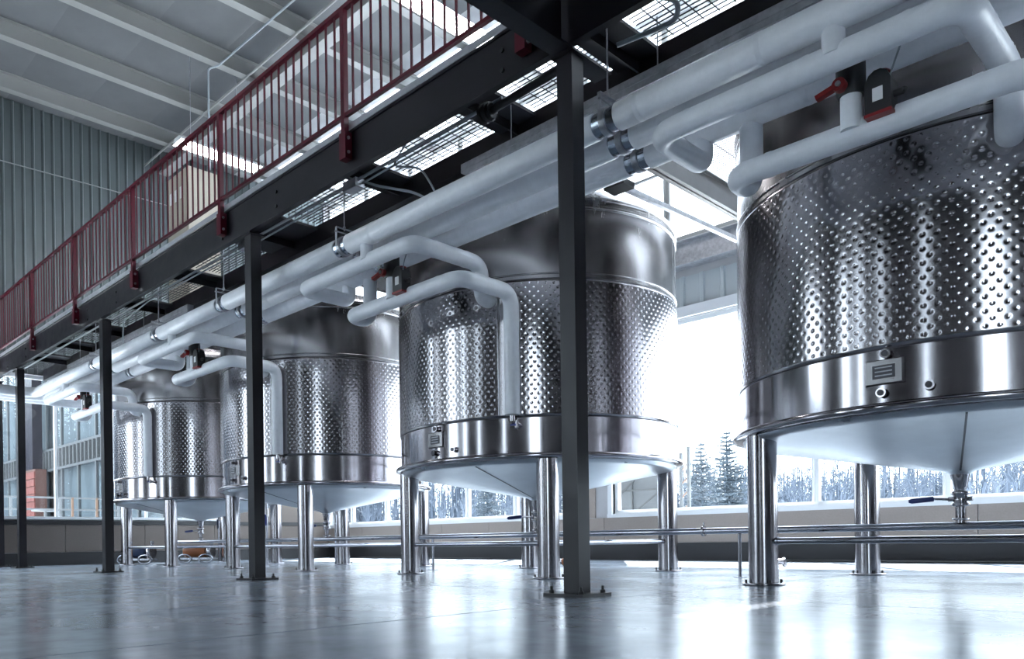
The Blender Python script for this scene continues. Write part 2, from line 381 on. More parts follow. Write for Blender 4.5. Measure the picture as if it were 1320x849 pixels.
# ------------------------------------------------------------------ STEEL COLUMNS
CY = 4.87
COLX = [-3.629, -8.255, -12.881, -17.507]
LC = ['dark steel column standing closest to the camera before the third tank', 'dark steel column in front of the second tank from the end wall',
      'dark steel column at the edge of the tank by the end wall', 'dark steel column standing free of the tanks near the end wall']
def column(x, label, top=4.069):
    t = thing('steel_column', label, 'column', (x, CY, 0), 'walkway columns')
    MB().box((-.07, -.07, .02), (.07, .07, top)).build('shaft', 'black_steel', t)
    e = MB()
    for a, c in ((-.0702, -.0702), (.0502, -.0702), (-.0702, .0502), (.0502, .0502)): e.box((a, c, .02), (a + .02, c + .02, top - .02))
    e.build('edge_bead', 'black_steel', t)
    p = MB().box((-.18, -.18, 0), (.18, .18, .022)).build('base_plate', 'black_steel', t)
    for a in (-1, 1):
        for c in (-1, 1):
            m = MB(); m.tube([(a * .135, c * .135, .022), (a * .135, c * .135, .075)], .011, 8); m.tube([(a * .135, c * .135, .022), (a * .135, c * .135, .045)], .022, 6); m.build('bolt', 'rubber_black', p)
    MB().box((-.1, -.1, top - .015), (.1, .1, top)).build('cap_plate', 'black_steel', t)
    return t
for x, l in zip(COLX, LC): column(x, l, 4.044 if x == COLX[0] else 4.069)
column(-19.12, 'dark steel column half cut off against the end wall')

# ------------------------------------------------------------------ WALKWAY
wk = thing('walkway', 'dark steel catwalk with open grating running over the pipes', 'walkway')
x0, x1 = XE + .06, 3.6
m = MB(); m.box((x0, 4.815, 4.07), (x1, 4.83, 4.50)); m.box((x0, 4.765, 4.07), (x1, 4.83, 4.09)); m.box((x0, 4.80, 4.48), (x1, 4.86, 4.50)); m.build('edge_beam', 'black_steel', wk)
MB().box((x0, 4.79, 4.505), (x1, 4.80, 4.565)).build('toe_plate', 'galv_toe', wk)
m = MB(); m.box((x0, 5.85, 4.22), (x1, 5.87, 4.46)); m.box((x0, 5.83, 4.22), (x1, 5.91, 4.235)); m.build('joist', 'black_steel', wk)
MB().box((x0, 5.88, 4.46), (x1, 6.16, 4.48)).build('deck_plate', 'black_deck', wk); MB().box((x0, 6.16, 4.14), (x1, 6.18, 4.48)).build('fascia', 'black_steel', wk)
plates = [(-3.85, -3.45), (-5.2, -4.75), (-6.95, -6.5), (-9.4, -8.3), (-11.2, -10.75), (-13.1, -12.5), (-14.9, -14.4), (-16.4, -15.9), (-18.0, -17.3)]
for a, c in plates: 
    m = MB(); m.box((a, 4.84, 4.40), (c, 5.84, 4.43)); m.box(((a + c) / 2 - .01, 4.84, 4.31), ((a + c) / 2 + .01, 5.84, 4.4)); m.build('cross_plate', 'black_deck', wk)
edges = sorted(plates, reverse=True)
spans = [(-3.45, x1)] + [(edges[i + 1][1], edges[i][0]) for i in range(len(edges) - 1)] + [(x0, edges[-1][0])]
def grating(a, c, ya, yb, z, name='grating', parent=None, p=.052, cp=.13):
    m = MB(); n = int((yb - ya) / p)
    for i in range(n + 1): m.box((a, ya + i * p, z), (c, ya + i * p + .006, z + .009))
    k = int((c - a) / cp)
    for i in range(1, k + 1): m.box((a + i * cp, ya, z + .001), (a + i * cp + .008, yb, z + .007))
    o = m.build(name, 'grating_steel', parent); o['kind'] = 'stuff'; return o
for a, c in spans: grating(a, c, 4.87, 5.83, 4.46, 'grating', wk)
for xx in COLX:
    for zz in (4.20, 4.36):
        for dx in (-.62, .62): MB().tube([(xx + dx, 4.798, zz), (xx + dx, 4.815, zz)], .02, 8).build('bolt', 'rubber_black', wk)

# platform bay between tanks, reaching the window wall
pf = thing('rear_platform', 'grating platform between the tank tops beside the window wall', 'platform')
for n, xx in enumerate((-4.27, -8.95, -13.63)):
    m = MB(); m.box((xx, 6.2, 4.10), (xx + .015, 10.2, 4.38)); m.box((xx - .05, 6.2, 4.10), (xx + .06, 10.2, 4.115)); m.box((xx - .05, 6.2, 4.365), (xx + .06, 10.2, 4.38)); m.build('cross_beam', 'black_steel', pf)
    for yq in (7.9, 9.3):
        for zz in (4.18, 4.29): MB().tube([(xx - .012, yq, zz), (xx + .0, yq, zz)], .022, 8).build('bolt', 'rubber_black', pf)
    grating(xx + .06, xx + 1.0, 6.2, 10.1, 4.40, 'grating', pf, .05, .3)
m = MB(); m.box((XE + .3, 13.6, 5.47), (XR - .2, 13.62, 5.93)); m.box((XE + .3, 13.46, 5.47), (XR - .2, 13.76, 5.49)); m.box((XE + .3, 13.46, 5.91), (XR - .2, 13.76, 5.93)); m.build('ledger_beam', 'galvanised', pf)

# transverse landing over the camera side
ld = thing('transverse_landing', 'dark beam and deck crossing over the nearest column towards the camera', 'landing')
m = MB(); m.box((-3.64, .6, 4.066), (-3.62, 4.76, 4.44)); m.box((-3.71, .6, 4.045), (-3.55, 5.3, 4.066)); m.box((-3.71, .6, 4.44), (-3.55, 4.70, 4.46)); m.build('cross_beam', 'black_steel', ld)
MB().box((-3.55, .6, 4.47), (3.5, 4.70, 4.49)).build('deck_plate', 'black_deck', ld)
for xx in (-2.2, -.8, .6, 2.0): MB().box((xx, .6, 4.25), (xx + .08, 4.70, 4.47)).build('joist', 'black_steel', ld)

# ------------------------------------------------------------------ RAILING
rl = thing('railing', 'dark red steel railing with thin balusters along the catwalk edge', 'railing')
RY = 4.75
PX = [-3.985, -6.27, -8.79, -11.44, -13.9, -16.25, -18.75]
ZT, ZB = 5.69, 4.63
m = MB(); m.bar((PX[0] + .03, RY, ZT), (XE + .08, RY, ZT), .05, .04); m.build('top_rail', 'red_paint', rl)
m = MB(); m.bar((PX[0] + .03, RY, ZB), (XE + .08, RY, ZB), .04, .035); m.build('bottom_rail', 'red_paint', rl)
for i, x in enumerate(PX):
    p = MB().box((x - .028, RY - .028, 4.46), (x + .028, RY + .028, ZT - .02)).build('post', 'red_paint', rl)
    MB().box((x - .05, RY - .035, 4.20), (x + .05, RY + .05, 4.46)).build('bracket', 'red_paint', p)
    q = MB()
    for zz in (4.26, 4.40):
        for dx in (.035,): q.tube([(x + .05, RY, zz), (x + .065, RY, zz)], .016, 8)
    q.build('bolt', 'galvanised', p)
bal = MB().box((-.009, -.009, ZB), (.009, .009, ZT - .02)).build('baluster', 'red_paint', rl, (PX[0] - .13, RY, 0))
ends = PX + [XE - .1]
for i in range(len(PX)):
    a, c = ends[i], ends[i + 1]; n = max(2, round((a - c) / .146))
    for k in range(1, n):
        xx = a - (a - c) * k / n
        if xx < XE + .1 or (i == 0 and k == 1): 
            if i == 0: bal.location.x = xx
            continue
        link('baluster', bal.data, rl, (xx, RY, 0))

# ------------------------------------------------------------------ TANKS
TXS = [-1.93, -6.61, -11.29, -15.97]; TY = 8.04; R = 1.753
Z1, Z2, ZF, ZD, ZTOP = 1.758, 3.243, 1.324, .965, 4.09
def jacket_mesh():
    NU, NV = 256 * 6, 236
    th = np.linspace(-PI, PI, NU, endpoint=False); z = np.linspace(Z1 + .006, Z2 - .006, NV)
    TH, ZZ = np.meshgrid(th, z, indexing='ij')
    cw = 2 * PI / 256; pv = .099
    ci = np.round(TH / cw)
    h = np.zeros_like(TH)
    for dc in (-1, 0, 1):
        c = ci + dc; off = np.where(np.mod(c, 2) == 0, 0, pv / 2)
        rz = (ZZ - Z1 - off) / pv; dz = (rz - np.round(rz)) * pv; du = (TH - c * cw) * R
        zc = ZZ - dz
        keep = (zc > Z1 + .04) & (zc < Z2 - .035)
        h -= .0027 * np.exp(-(dz * dz + du * du) / (2 * .0078 ** 2)) * keep
    # two vertical seams where the jacket sheets stop short of one another
    for g0 in (math.radians(-62), math.radians(118)):
        d = np.abs((TH - g0 + PI) % (2 * PI) - PI) * R
        mk = np.clip((d - .035) / .012, 0, 1); h = h * np.clip((d - .06) / .03, 0, 1) + .009 * mk - .009
    e = np.minimum(ZZ - Z1, Z2 - ZZ); h += -.009 * (1 - np.clip((e - .006) / .02, 0, 1))
    rr = R + .012 + h
    co_ = np.stack([rr * np.cos(TH), rr * np.sin(TH), ZZ], -1).reshape(-1, 3).astype(np.float32)
    i = np.arange(NU)[:, None]; j = np.arange(NV - 1)[None, :]
    i2 = (i + 1) % NU
    q = np.stack([i * NV + j, i2 * NV + j, i2 * NV + j + 1, i * NV + j + 1], -1).reshape(-1, 4).astype(np.int32)
    me = bpy.data.meshes.new('jacket'); me.vertices.add(len(co_)); me.vertices.foreach_set('co', co_.ravel())
    me.loops.add(q.size); me.loops.foreach_set('vertex_index', q.ravel()); me.polygons.add(len(q))
    me.polygons.foreach_set('loop_start', np.arange(0, q.size, 4, dtype=np.int32)); me.polygons.foreach_set('use_smooth', np.ones(len(q), bool))
    me.update(calc_edges=True); me.validate(); me.materials.append(MATS['steel_dimple']); return me

def tank():
    t = thing('fermentation_tank', '', 'tank', (TXS[0], TY, 0), 'row of steel tanks')
    m = MB(); m.lathe([(R, Z2), (R, ZTOP)], 128); m.build('upper_shell', 'steel_shell', t)
    link('dimple_jacket', jacket_mesh(), t)
    m = MB(); m.lathe([(R, ZF + .02), (R, Z1)], 128); m.build('skirt', 'steel_polished', t)
    for z, nm in ((Z1, 'lower_seam'), (Z2, 'upper_seam')):
        m = MB(); m.lathe([(R, z - .007), (R + .006, z - .005), (R + .006, z + .005), (R, z + .007)], 128); m.build(nm, 'weld_dark', t)
    m = MB(); m.lathe([(R, Z2 + .045), (R + .012, Z2 + .047), (R + .012, Z2 + .06), (R, Z2 + .062)], 128); m.build('belt_ring', 'steel_shell', t)
    m = MB(); m.lathe([(R, ZTOP - .10), (R + .012, ZTOP - .095), (R + .012, ZTOP - .075), (R, ZTOP - .07), (R, ZTOP), (R + .02, ZTOP), (R + .02, ZTOP + .03), (R - .05, ZTOP + .05)], 128); m.build('top_ring', 'steel_shell', t)
    m = MB(); m.lathe([(R - .05, ZTOP + .05), (R - .12, ZTOP + .16), (.35, ZTOP + .62), (.35, ZTOP + .8), (.0, ZTOP + .84)], 96); m.build('top_cone', 'steel_shell', t)
    m = MB(); m.lathe([(R - .03, ZF + .045), (R + .03, ZF + .045), (R + .066, ZF + .03), (R + .07, ZF - .005), (R + .03, ZF - .016), (R - .1, ZF - .016)], 128); m.build('flange', 'steel_polished', t)
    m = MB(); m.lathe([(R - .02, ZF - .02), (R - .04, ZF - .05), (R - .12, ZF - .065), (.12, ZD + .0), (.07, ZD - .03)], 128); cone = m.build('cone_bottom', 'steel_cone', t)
    for a in (-75, 105):
        a = math.radians(a); d = Vector((math.cos(a), math.sin(a), 0))
        MB().bar(d * (R - .12) + Vector((0, 0, ZF - .068)), d * .1 + Vector((0, 0, ZD - .003)), .014, .006).build('cone_seam', 'weld_dark', cone)
    for k in range(4):
        a = math.radians(43.5 + 90 * k); x, y = 1.66 * math.cos(a), 1.66 * math.sin(a)
        l = MB().tube([(x, y, .02), (x, y, ZF - .02)], .122, 32).build('leg', 'steel_leg', t)
        m = MB(); m.lathe([(.122, .02), (.17, .02), (.175, .014), (.175, 0), (0, 0)], 32, (x, y, 0)); m.build('foot_plate', 'steel_leg', l)
        m = MB()
        for j in range(4):
            q = j * PI / 2 + a; m.tube([(x + .15 * math.cos(q), y + .15 * math.sin(q), .02), (x + .15 * math.cos(q), y + .15 * math.sin(q), .05)], .012, 6)
        m.build('anchor_bolts', 'rubber_black', l)
        a2 = a + PI / 2; x2, y2 = 1.66 * math.cos(a2), 1.66 * math.sin(a2)
        p, q = Vector((x, y, .385)), Vector((x2, y2, .385)); d = (q - p).normalized()
        m = MB(); m.tube([p + d * .1, q - d * .1], .027, 16); m.tube([p + d * .118, p + d * .135], .036, 12); m.tube([q - d * .135, q - d * .118], .036, 12); m.build('brace', 'steel_pipe', t)
    m = MB(); m.lathe([(.075, ZD - .02), (.052, ZD - .13), (.04, ZD - .16), (.04, .52)], 24); m.build('drain_pipe', 'steel_polished', t)
    v = MB(); v.lathe([(.04, ZD - .17), (.07, ZD - .175), (.07, ZD - .2), (.052, ZD - .21), (.052, ZD - .27), (.07, ZD - .28), (.07, ZD - .30), (.04, ZD - .305)], 20)
    v.tube([(-.09, 0, ZD - .24), (.09, 0, ZD - .24)], .02, 10)
    vv = v.build('drain_valve', 'steel_polished', t)
    MB().tube([(-.09, -.02, ZD - .24), (-.16, -.08, ZD - .235), (-.20, -.11, ZD - .235)], .011, 8).build('lever_arm', 'steel_polished', vv)
    MB().tube([(-.18, -.095, ZD - .235), (-.32, -.19, ZD - .25), (-.34, -.2, ZD - .252)], [.022, .022, .012], 10).build('lever_grip', 'handle_blue', vv)
    m = MB(); m.lathe([(.04, .56), (.062, .558), (.062, .545), (.04, .543)], 16); m.build('clamp', 'steel_polished', t)
    # rating plate and ports on the skirt
    def on(th, z, r=R): a = math.radians(th); return Vector((r * math.cos(a), r * math.sin(a), z))
    def plate(th, z, w, h, d, nm, mm, par):
        a = math.radians(th); n = Vector((math.cos(a), math.sin(a), 0)); s = Vector((-math.sin(a), math.cos(a), 0)); u = Vector((0, 0, 1)); c = n * R
        V = [c + s * (w / 2 * i * k) + u * (z + h / 2 * j * k) + n * e for e, k in ((-.01, 1), (d, .86)) for i, j in ((-1, -1), (1, -1), (1, 1), (-1, 1))]
        m = MB(); m.add(V, [(4, 5, 6, 7), (0, 1, 5, 4), (1, 2, 6, 5), (2, 3, 7, 6), (3, 0, 4, 7)]); return m.build(nm, mm, par)
    pl = plate(-91, 1.59, .27, .19, .022, 'rating_plate', 'steel_shell', t)
    plate(-91, 1.59, .17, .11, .026, 'plate_face', 'weld_dark', pl)
    for i in range(3): plate(-91, 1.62 - i * .028, .13, .010, .028, 'plate_line', 'galvanised', pl)
    for th, z in ((-91.5, 1.44), (-82, 1.455), (-90.5, 1.715)):
        p, n = on(th, z), on(th, 0, 1).normalized(); m = MB(); m.tube([p - n * .01, p + n * .03], .026, 18); m.tube([p + n * .03, p + n * .042], .034, 18); po = m.build('port', 'steel_polished', t); MB().tube([p + n * .042, p + n * .05], .022, 14).build('port_plug', 'weld_dark', po)
    # sample cock on the skirt below the vertical feed
    p, n = on(-57, 1.66), on(-57, 0, 1).normalized(); m = MB(); m.tube([p, p + n * .10], .016, 10); m.tube([p + n * .1 + Vector((0, 0, .05)), p + n * .1 - Vector((0, 0, .03))], .018, 10); sc_ = m.build('sample_cock', 'steel_polished', t)
    MB().bar(p + n * .12, p + n * .12 + Vector((-.06, -.02, 0)), .02, .02).build('cock_lever', 'handle_blue', sc_)
    return t
LT = ['huge steel tank closest to the camera, cut off by the picture edge', 'steel tank standing right behind the nearest dark column',
      'steel tank second from the ribbed end wall', 'smallest looking steel tank, the one by the ribbed end wall']
t0 = tank(); t0['label'] = LT[0]
for x, l in zip(TXS[1:], LT[1:]):
    c = copy_tree(t0); c.location.x = x; c['label'] = l

# drain header under the tanks
dh = thing('drain_header', 'long steel drain pipe running low under all four tanks', 'pipe')
MB().tube([(-17.6, TY, .493), (4.0, TY, .493)], .034, 16).build('pipe_run', 'steel_pipe', dh)
for x in (-1.45, -4.3, -9.0, -13.7):
    m = MB(); m.tube([(x - .012, TY, .493), (x + .012, TY, .493)], .055, 16); m.tube([(x, TY, .54), (x, TY, .59)], .012, 8); m.build('pipe_clamp', 'steel_polished', dh)
for x in (-3.9, -8.6, -13.3):
    m = MB(); m.tube([(x, TY, .0), (x, TY, .46)], .018, 8); m.box((x - .05, TY - .05, 0), (x + .05, TY + .05, .01)); m.build('stand', 'steel_pipe', dh)

# ------------------------------------------------------------------ PIPES
ZH = 3.656; HYS = [5.24, 5.59, 5.97]; HR = .104
LH = ['white insulated header pipe on the column side of the three', 'middle one of the three white insulated header pipes', 'white insulated header pipe on the tank side of the three']
LAP = None
CLX = [-3.55, -6.95, -9.65, -11.7, -14.3]
for y, l in zip(HYS, LH):
    t = thing('header_pipe', l, 'pipe', (0, 0, 0), 'three header pipes')
    cl = [x - .25 * (y - 5.24) for x in CLX]
    xe = -17.76 - .36 * HYS.index(y)
    ed = [3.2] + [v for x in cl for v in (x + .10, x - .10)] + [-17.0]
    MB().tube(fillet([(-17.0, y, ZH), (xe, y, ZH), (xe, 1.0, ZH)], .25), HR, 32).build('end_bend', 'white_jacket', t)
    for i in range(0, len(ed) - 1, 2):
        a, b_ = ed[i], ed[i + 1]
        MB().tube([(a, y, ZH), (a - .004, y, ZH), (b_ + .004, y, ZH), (b_, y, ZH)], [HR - .004, HR, HR, HR - .004], 36).build('jacket_section', 'white_jacket', t)
        n = int((a - b_) / .92)
        for k in range(1, n + 1):
            xx = a - k * .92
            if xx > b_ + .1:
                if LAP is None: LAP = MB().tube([(0, 0, 0), (-.035, 0, 0)], HR + .0018, 36, False).build('jacket_lap', 'white_jacket', t, (xx, y, ZH)).data
                else: link('jacket_lap', LAP, t, (xx, y, ZH))
    for x in cl:
        s = MB().tube([(x + .14, y, ZH), (x - .14, y, ZH)], HR - .012, 32).build('shield_sleeve', 'cladding', t)
        MB().tube([(x + .025, y, ZH), (x - .025, y, ZH)], HR + .002, 32).build('strap', 'galvanised', s)
# clevis hangers
n = 0
LHG = ['beside the nearest column', 'above the third tank branch', 'between the two middle columns', 'above the second tank branch', 'beside the column by the end tank']
for x, w in zip(CLX, LHG):
    h = thing('pipe_hanger', 'galvanised rod hanger holding the column-side header pipe ' + w, 'hanger', (x, HYS[0], ZH), 'rod hangers')
    m = MB()
    for s in (-1, 1): m.bar((0, s * .112, -.02), (0, s * .112, .19), .03, .006, (0, 1, 0))
    m.bar((0, -.115, .19), (0, .115, .19), .03, .006); m.build('yoke', 'galvanised', h)
    m = MB().tube([(0, 0, .17), (0, 0, .80)], .007, 8); m.build('rod', 'galvanised', h)
    m = MB(); m.tube([(0, -.13, .14), (0, .13, .14)], .008, 8); m.tube([(0, 0, .19), (0, 0, .215)], .016, 6); m.build('bolt', 'galvanised', h)
# strut channel behind the headers in the gap between the two nearest tanks
s = thing('strut_channel', 'galvanised strut channel crossing the gap between the two nearest tanks', 'strut', (-4.6, 0, 0))
MB().bar((-.06, 6.95, 4.07), (.06, 10.1, 4.07), .05, .05).build('channel', 'galvanised', s)
for y in (7.2, 9.8): MB().box((-.02, y, 4.095), (.285, y + .04, 4.11)).build('arm', 'galvanised', s)
MB().box((-.14, 6.9, 4.0), (.1, 7.1, 4.06)).build('end_clamp', 'rubber_black', s)

# branch loops to each tank
YA, ZA, YBR, ZBR, BR = 5.28, 3.41, 5.68, 3.08, .083
WHO = ['the tank nearest the camera', 'the tank behind the nearest column', 'the tank second from the end wall', 'the tank by the end wall']
def pipe_obj(name, pts, r, rad, parent, m='white_jacket', n=28):
    P = fillet(pts, rad); return MB().tube(P, r, n).build(name, m, parent)
def laps(pts_r, r, parent):
    for p, d in pts_r:
        p, d = Vector(p), Vector(d).normalized(); MB().tube([p - d * .018, p + d * .018], r + .003, 28, False).build('jacket_lap', 'white_jacket', parent)
def branch_upper():
    t = thing('upper_branch_pipe', '', 'pipe', (TXS[0], 0, 0), 'upper branch pipes')
    xl, xc = -1.23, .72
    ye = TY - math.sqrt(1.86 ** 2 - xc ** 2)
    ye = 6.28
    pipe_obj('pipe_loop', [(xl, HYS[2], ZH - .05), (xl, HYS[2], ZA), (xl, YA, ZA), (xc, YA, ZA), (xc, ye, ZA), (xc, ye, ZA - .36), (xc - .03, ye + .17, ZA - .36)], BR, .17, t)
    laps([((xl + .28, YA, ZA), (1, 0, 0)), ((xl + 1.1, YA, ZA), (1, 0, 0)), ((xc - .28, YA, ZA), (1, 0, 0)), ((xc, YA + .3, ZA), (0, 1, 0)), ((xc, ye - .25, ZA), (0, 1, 0))], BR, t)
    MB().tube([(.03, YA - .03, ZH), (.03, YA - .03, ZA)], BR * .82, 24).build('tee_stub', 'white_jacket', t)
    return t
def branch_lower():
    t = thing('lower_branch_pipe', '', 'pipe', (TXS[0], 0, 0), 'lower branch pipes')
    xl, xc = -.84, .98; ye = 6.46
    pipe_obj('pipe_loop', [(xl, HYS[2] + .02, ZH - .06), (xl, HYS[2] + .02, ZBR), (xl, YBR, ZBR), (xc, YBR, ZBR), (xc, ye, ZBR), (xc, ye, 1.77)], BR, .17, t)
    laps([((xl + .28, YBR, ZBR), (1, 0, 0)), ((xl + .9, YBR, ZBR), (1, 0, 0)), ((xc - .28, YBR, ZBR), (1, 0, 0)), ((xc, YBR + .3, ZBR), (0, 1, 0)), ((xc, ye, ZBR - .3), (0, 0, 1))], BR, t)
    MB().tube([(0, YBR - .06, ZBR), (0, YBR - .06, ZBR + .22)], BR * .78, 24).build('riser_stub', 'white_jacket', t)
    m = MB(); m.tube([(xc, ye, 1.77), (xc, ye, 1.70)], .03, 14); m.tube([(xc, ye, 1.70), (xc + .03, ye + .09, 1.66)], .022, 12); m.build('outlet_spigot', 'steel_polished', t)
    return t
def valve():
    t = thing('actuated_valve', '', 'valve', (TXS[0], YBR - .06, ZBR + .22), 'actuated valves')
    MB().tube([(0, 0, 0), (0, 0, .02), (0, 0, .26), (0, 0, .30)], [.078, .088, .088, .08], 24).build('body', 'rubber_black', t)
    MB().tube([(0, 0, .30), (0, 0, ZH - ZBR - .24)], .06, 20).build('neck', 'white_jacket', t)
    lv = MB(); lv.bar((-.03, -.115, .05), (-.17, -.125, .01), .05, .03); lv.tube([(-.03, -.08, .05), (-.03, -.135, .05)], .042, 16); l = lv.build('lever', 'valve_red', t)
    MB().tube([(-.03, -.135, .05), (-.03, -.145, .05)], .018, 10).build('lever_nut', 'galvanised', l)
    V = []; w, d = .075, .065
    prof = [(-w, 0), (w, 0), (w, .20), (w * .7, .25), (w * .25, .272), (-w * .25, .272), (-w * .7, .25), (-w, .20)]
    for yy in (-d, d): V += [(x, yy, z) for x, z in prof]
    n = len(prof); m = MB(); m.add(V, [tuple(range(n)), tuple(range(2 * n - 1, n - 1, -1))] + [(i, i + n, (i + 1) % n + n, (i + 1) % n) for i in range(n)])
    a = m.build('actuator', 'rubber_black', t, (.185, -.02, -.205))
    MB().box((-.08, -.07, -.012), (.08, .07, .008)).build('actuator_flange', 'valve_red', a)
    MB().tube([(0, -.066, .0), (0, -.066, .0)], .01, 6).v
    m = MB(); m.lathe([(.06, 0), (.055, .012), (.03, .02), (0, .022)], 20, (0, 0, .262)); m.build('actuator_cap', 'valve_red', a)
    MB().box((-.03, -.068, .075), (.03, -.0655, .16)).build('rating_label', 'label_white', a)
    m = MB(); m.tube([(.075, 0, .11), (.13, 0, .11)], .022, 12); m.tube([(.13, 0, .11), (.14, 0, .125)], .016, 10); m.build('cable_gland', 'rubber_black', a)
    P = [(.06, -.03, .22), (.10, -.05, .30), (.13, -.02, .42), (.14, .05, .55)]
    MB().tube(fillet(P, .08, 4), .006, 6).build('control_cable', 'cable_grey', a)
    return t
for fn, txt in ((branch_upper, 'upper white branch pipe looping to '), (branch_lower, 'lower white branch pipe dropping down the side of '), (valve, 'black actuated valve with red lever feeding ')):
    p = fn(); p['label'] = txt + WHO[0]
    for x, w_ in zip(TXS[1:], WHO[1:]):
        c = copy_tree(p); c.location.x = x; c['label'] = txt + w_

# ------------------------------------------------------------------ CABLE TRAYS, CONDUITS, CABLES
for a, c, l in ((-5.38, 3.0, 'long grey cable tray with a clipped end above the nearest header pipe'), (-16.5, -11.2, 'grey cable tray above the header pipes near the end wall')):
    t = thing('cable_tray', l, 'cable tray')
    z = 3.94; y = 5.47
    V = []
    for xx, cz in ((a, .03), (a + .05, 0), (c, 0)): V += [(xx, y, z + cz), (xx, y, z + .115), (xx, y + .10, z + .115), (xx, y + .10, z + cz)]
    m = MB(); m.add(V, [(3, 2, 1, 0)] + [(4 * i + k, 4 * i + (k + 1) % 4, 4 * i + 4 + (k + 1) % 4, 4 * i + 4 + k) for i in range(2) for k in range(4)] + [(8, 9, 10, 11)]); m.build('tray_body', 'galvanised', t)
    MB().box((a + .1, y - .008, z + .05), (c, y, z + .062)).build('tray_rib', 'galvanised', t)
    for xx in [a + .6 + 1.5 * k for k in range(int((c - a) / 1.5))]: MB().tube([(xx, y + .05, z + .1), (xx, y + .05, 4.46)], .006, 6).build('rod', 'galvanised', t)
def cable(name, pts, r, label, cat='conduit', m='cable_grey', rad=.1, group=None):
    o = MB().tube(fillet(pts, rad, 6), r, 10).build(name, m); return tag(o, label, cat, group)
cable('conduit', [(-4.6, 5.2, 4.27), (-19.0, 5.2, 4.27)], .016, 'thin grey conduit clipped straight along the grating underside')
cable('conduit', [(-5.0, 5.25, 4.25), (-9.0, 5.27, 4.25), (-12.0, 5.22, 4.24), (-13.2, 5.3, 4.2), (-13.5, 5.4, 3.9), (-13.3, 5.4, 3.75)], .011, 'grey cable looping down to the header pipes near the third column', 'cable')
cable('cable', [(-5.9, 5.22, 4.37), (-6.2, 5.3, 4.28), (-5.9, 5.42, 4.2), (-5.8, 5.5, 3.98), (-5.85, 5.6, 3.9)], .011, 'pale cable dangling from the conduit box by the clipped tray end', 'cable')
cable('cable', [(-6.8, 5.2, 4.36), (-6.6, 5.4, 4.25), (-6.2, 5.6, 4.1), (-6.0, 5.7, 3.95)], .014, 'grey flexible cable running from the junction box down to the pipes', 'cable')
cable('cable', [(-3.3, 4.4, 4.40), (-3.25, 4.95, 4.38), (-3.0, 5.35, 4.37), (-3.1, 5.5, 4.33), (-3.5, 5.3, 4.25)], .02, 'thick grey cable bundle bending around the nearest column head', 'cable', rad=.14)
cable('cable', [(-3.4, 5.1, 4.36), (-2.8, 5.0, 4.40), (-2.3, 5.05, 4.42), (-2.1, 5.35, 4.40), (-1.4, 5.5, 4.39), (1, 5.52, 4.39)], .02, 'thick grey cable snaking across the grating above the nearest tank', 'cable', rad=.2)
for x, l in ((-6.75, 'small grey junction box under the grating by the third tank'), (-9.0, 'small grey junction box under the grating behind the second column')):
    t = thing('junction_box', l, 'junction box', (x, 5.22, 4.23)); MB().box((-.11, -.06, -.03), (.11, .06, .06)).build('housing', 'galvanised', t); MB().box((-.1, -.05, -.036), (.1, .05, -.03)).build('cover', 'galv_toe', t)
pl_ = thing('pipe_coupling', 'black ribbed coupling on the conduit under the grating', 'coupling', (-4.75, 5.18, 4.20))
for k in range(4): MB().tube([(k * .03 - .06, 0, 0), (k * .03 - .038, 0, 0)], .07 if k % 2 else .085, 16).build('ring', 'rubber_black', pl_)
MB().tube([(.05, 0, 0), (1.0, 0, .03)], .035, 12).build('stub', 'rubber_black', pl_)

# ------------------------------------------------------------------ LIGHTS, CABINET ABOVE THE DECK
def fixture(x, y0, y1, z, label):
    t = thing('fluorescent_light', label, 'light', (x, 0, z), 'hanging strip lights')
    m = MB(); m.add([(-.20, y0, 0), (.20, y0, 0), (.10, y0, .10), (-.10, y0, .10), (-.20, y1, 0), (.20, y1, 0), (.10, y1, .10), (-.10, y1, .10)], [(0, 1, 2, 3), (7, 6, 5, 4), (1, 5, 6, 2), (2, 6, 7, 3), (3, 7, 4, 0)]); m.build('reflector', 'frame_white', t)
    for dx in (-.13, -.045, .045, .13): MB().tube([(dx, y0 + .03, .005), (dx, y1 - .03, .005)], .022, 10).build('tube', 'tube_glow', t)
    for yy in (y0 + .3, 8.5): MB().tube([(0, yy, .1), (0, yy, ZC - z + .03)], .006, 6).build('rod', 'galvanised', t)
fixture(-15.0, 7.15, 9.0, 8.5, 'glowing strip light seen through the red railing')
fixture(-8.75, 7.75, 9.5, 8.5, 'glowing strip light at the top edge above the railing end')
c = thing('electrical_cabinet', 'beige electrical cabinet standing behind the railing under the strip light', 'cabinet', (-13.35, 6.2, 4.48))
MB().box((-.35, .15, 0), (.45, .75, 2.55)).build('body', 'beige_paint', c)
MB().box((-.32, .13, .1), (.42, .15, 2.5)).build('door', 'beige_paint', c)
MB().box((-.36, .2, .2), (-.35, .7, 2.3)).build('side_panel', 'dark_base', c)
for k in range(3): MB().box((-.22 + k * .2, .118, 2.05), (-.10 + k * .2, .13, 2.25)).build('meter', 'label_white', c)
MB().bar((-.05, .11, 1.55), (.12, .11, 1.52), .03, .03).build('handle', 'rubber_black', c)
# sprinkler lines and rods at the ceiling
cable('sprinkler_pipe', [(-19.2, 8.3, 9.9), (-8, 8.3, 9.9)], .025, 'thin grey sprinkler line under the ceiling along the girder', 'pipe', 'purlin_white')
cable('sprinkler_pipe', [(-14.7, 7.7, 8.0), (-14.7, 7.7, 10.05), (-14.55, 7.85, 10.1), (-9, 8.0, 10.1)], .02, 'thin ceiling conduit with a dropper reaching down to the railing', 'conduit', 'cable_grey', .08)
cable('stay_wire', [(XE + .3, 4.7, 8.9), (XE + .5, 10.2, 8.9)], .012, 'thin pale cable strung across the ribbed end wall', 'cable', 'purlin_white')

